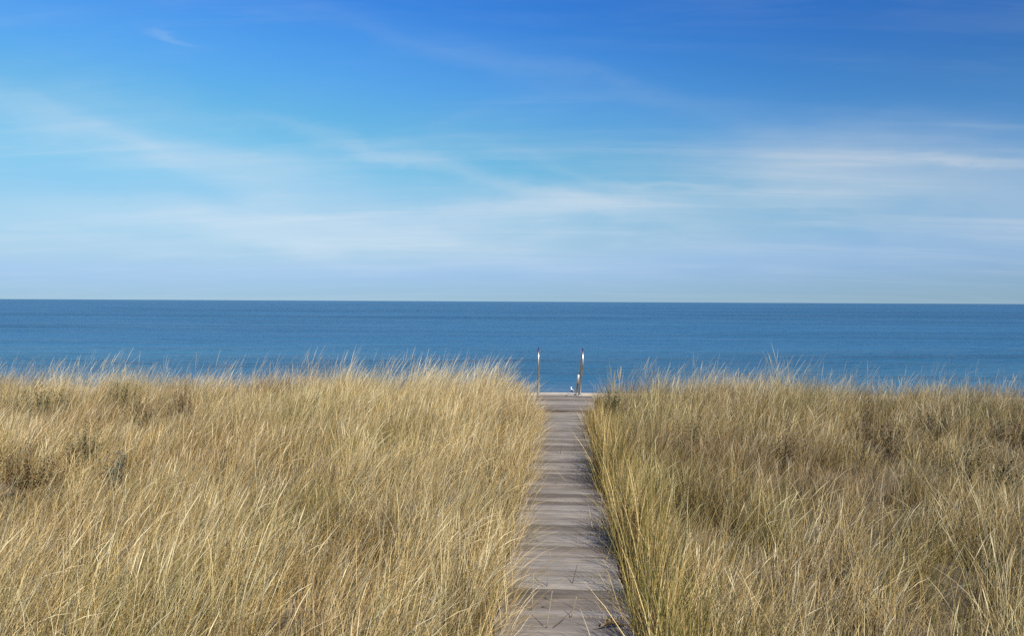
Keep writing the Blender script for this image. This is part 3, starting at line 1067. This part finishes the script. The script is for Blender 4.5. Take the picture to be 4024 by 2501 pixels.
# curled dry leaf in the right-hand shadow at the bottom of the view
m_dry, nt, b = new_mat('dry_leaf', .75)
ns = NOISE(nt, N(nt.nodes, 'ShaderNodeTexCoord').outputs['Object'], 60.0, 5, .7)
nt.links.new(MIXC(nt, MAPR(nt, ns, .35, .65), (.13, .065, .025), (.60, .48, .28)), b.inputs['Base Color'])
p = at(2408, 2470, z=.004)
lf = empty('dry_leaf', (p.x, p.y, .008), R(25))
tag(lf, 'curled dry brown leaf on the boardwalk at the foot of the right grass', 'leaf')
bm = bmesh.new()
grid = []
for i in range(13):
    s = i / 12
    wd = .030 * math.sin(math.pi * min(1, s * .93 + .05)) * (1 + .25 * math.sin(i * 2.4))
    row = []
    for j in range(-3, 4):
        v = j / 3
        row.append(bm.verts.new((s * .15 - .075, wd * v * .8, .008 + .9 * wd * v * v + .010 * math.sin(s * 5) + .003 * math.sin(i * 1.7 + j))))
    grid.append(row)
for i in range(12):
    for j in range(6):
        bm.faces.new((grid[i][j], grid[i + 1][j], grid[i + 1][j + 1], grid[i][j + 1]))
bmesh.ops.solidify(bm, geom=bm.faces[:], thickness=.0012)
link('blade', bm_mesh(bm, 'leaf_blade'), m_dry, lf)
bm = bmesh.new()
tube(bm, [(-.115, .006, .004), (-.09, .002, .008), (0, 0, .012), (.07, 0, .010)], [.0018, .002, .0015, .0008], 6)
link('stalk', bm_mesh(bm, 'stalk', True), m_stalk, lf)

# ------------------------------------------------------------------ gull on the beach
m_white, nt, b = new_mat('white_feathers', .7)
ns = NOISE(nt, N(nt.nodes, 'ShaderNodeTexCoord').outputs['Object'], 50.0, 3)
nt.links.new(MIXC(nt, ns, (.80, .80, .78), (.70, .70, .69)), b.inputs['Base Color'])
m_dark, nt, b = new_mat('slate_feathers', .65)
ns = NOISE(nt, MAPPING(nt, N(nt.nodes, 'ShaderNodeTexCoord').outputs['Object'], scale=(20, 80, 80)), 1.0, 3)
nt.links.new(MIXC(nt, ns, (.035, .037, .045), (.065, .068, .08)), b.inputs['Base Color'])
m_beak, nt, b = new_mat('yellow_beak', .5)
b.inputs['Base Color'].default_value = (.62, .42, .05, 1)
m_leg, nt, b = new_mat('pink_legs', .6)
b.inputs['Base Color'].default_value = (.45, .32, .25, 1)
p = at(2250, 1543, y=62.0)
gz = float(ground_z(p.x, p.y))
gull = empty('gull', (p.x, p.y, gz), R(128))
tag(gull, 'white headed gull with slate grey back standing on the sand beyond the ladder', 'gull')
# body along +X: tail at -x, breast and neck rising at +x to the raised head
bm = bmesh.new()
path = [(-.24, 0, .225), (-.17, 0, .235), (-.08, 0, .245), (.02, 0, .262), (.10, 0, .30), (.145, 0, .36), (.155, 0, .42), (.158, 0, .465), (.168, 0, .505), (.185, 0, .525), (.205, 0, .527), (.215, 0, .525)]
rad = [.012, .045, .078, .092, .088, .062, .043, .038, .046, .046, .028, .012]
tube(bm, path, rad, 16)
link('body', bm_mesh(bm, 'gull_body', True), m_white, gull)
for s in (-1, 1):
    bm = bmesh.new()
    tube(bm, [(.09, s * .055, .31), (.02, s * .078, .285), (-.08, s * .072, .262), (-.18, s * .040, .245), (-.30, s * .012, .235)], [.03, .085, .085, .05, .008], 12, squash=.75)
    link('wing', bm_mesh(bm, 'gull_wing', True), m_dark, gull)
    bm = bmesh.new()
    tube(bm, [(.0, s * .035, .19), (-.005, s * .036, .10), (.0, s * .036, .01)], [.012, .007, .006], 8)
    for a in (-28, 0, 28):
        tube(bm, [(0, s * .036, .008), (.055 * math.cos(R(a)), s * .036 + .055 * math.sin(R(a)), .004)], [.006, .003], 6)
    link('leg', bm_mesh(bm, 'gull_leg', True), m_leg, gull)
    bm = bmesh.new()
    bmesh.ops.create_uvsphere(bm, u_segments=8, v_segments=6, radius=.006, matrix=Matrix.Translation((.195, s * .040, .535)))
    link('eye', bm_mesh(bm, 'gull_eye', True), m_dark, gull)
bm = bmesh.new()
tube(bm, [(.205, 0, .523), (.235, 0, .520), (.258, 0, .510), (.263, 0, .500)], [.016, .012, .008, .002], 10)
link('beak', bm_mesh(bm, 'gull_beak', True), m_beak, gull)

# ------------------------------------------------------------------ tiny dark float far out
m_float, nt, b = new_mat('dark_float', .5)
b.inputs['Base Color'].default_value = (.012, .014, .02, 1)
p = at(1829, 1250, z=SEA_Z)
buoy = empty('buoy', (p.x, p.y, SEA_Z))
tag(buoy, 'tiny dark buoy floating far out on the open water', 'buoy')
bm = bmesh.new()
tube(bm, [(0, 0, -.1), (0, 0, .0), (0, 0, .12), (0, 0, .25), (0, 0, .33), (0, 0, .36)], [.16, .24, .27, .22, .10, .05], 16)
link('float', bm_mesh(bm, 'float', True), m_float, buoy)
bm = bmesh.new()
tube(bm, [(0, 0, .34), (-.04, 0, .5), (-.10, 0, .62)], [.035, .03, .02], 8)
box(bm, (-.13, 0, .62), (.16, .02, .10))
link('mast', bm_mesh(bm, 'mast'), m_float, buoy)
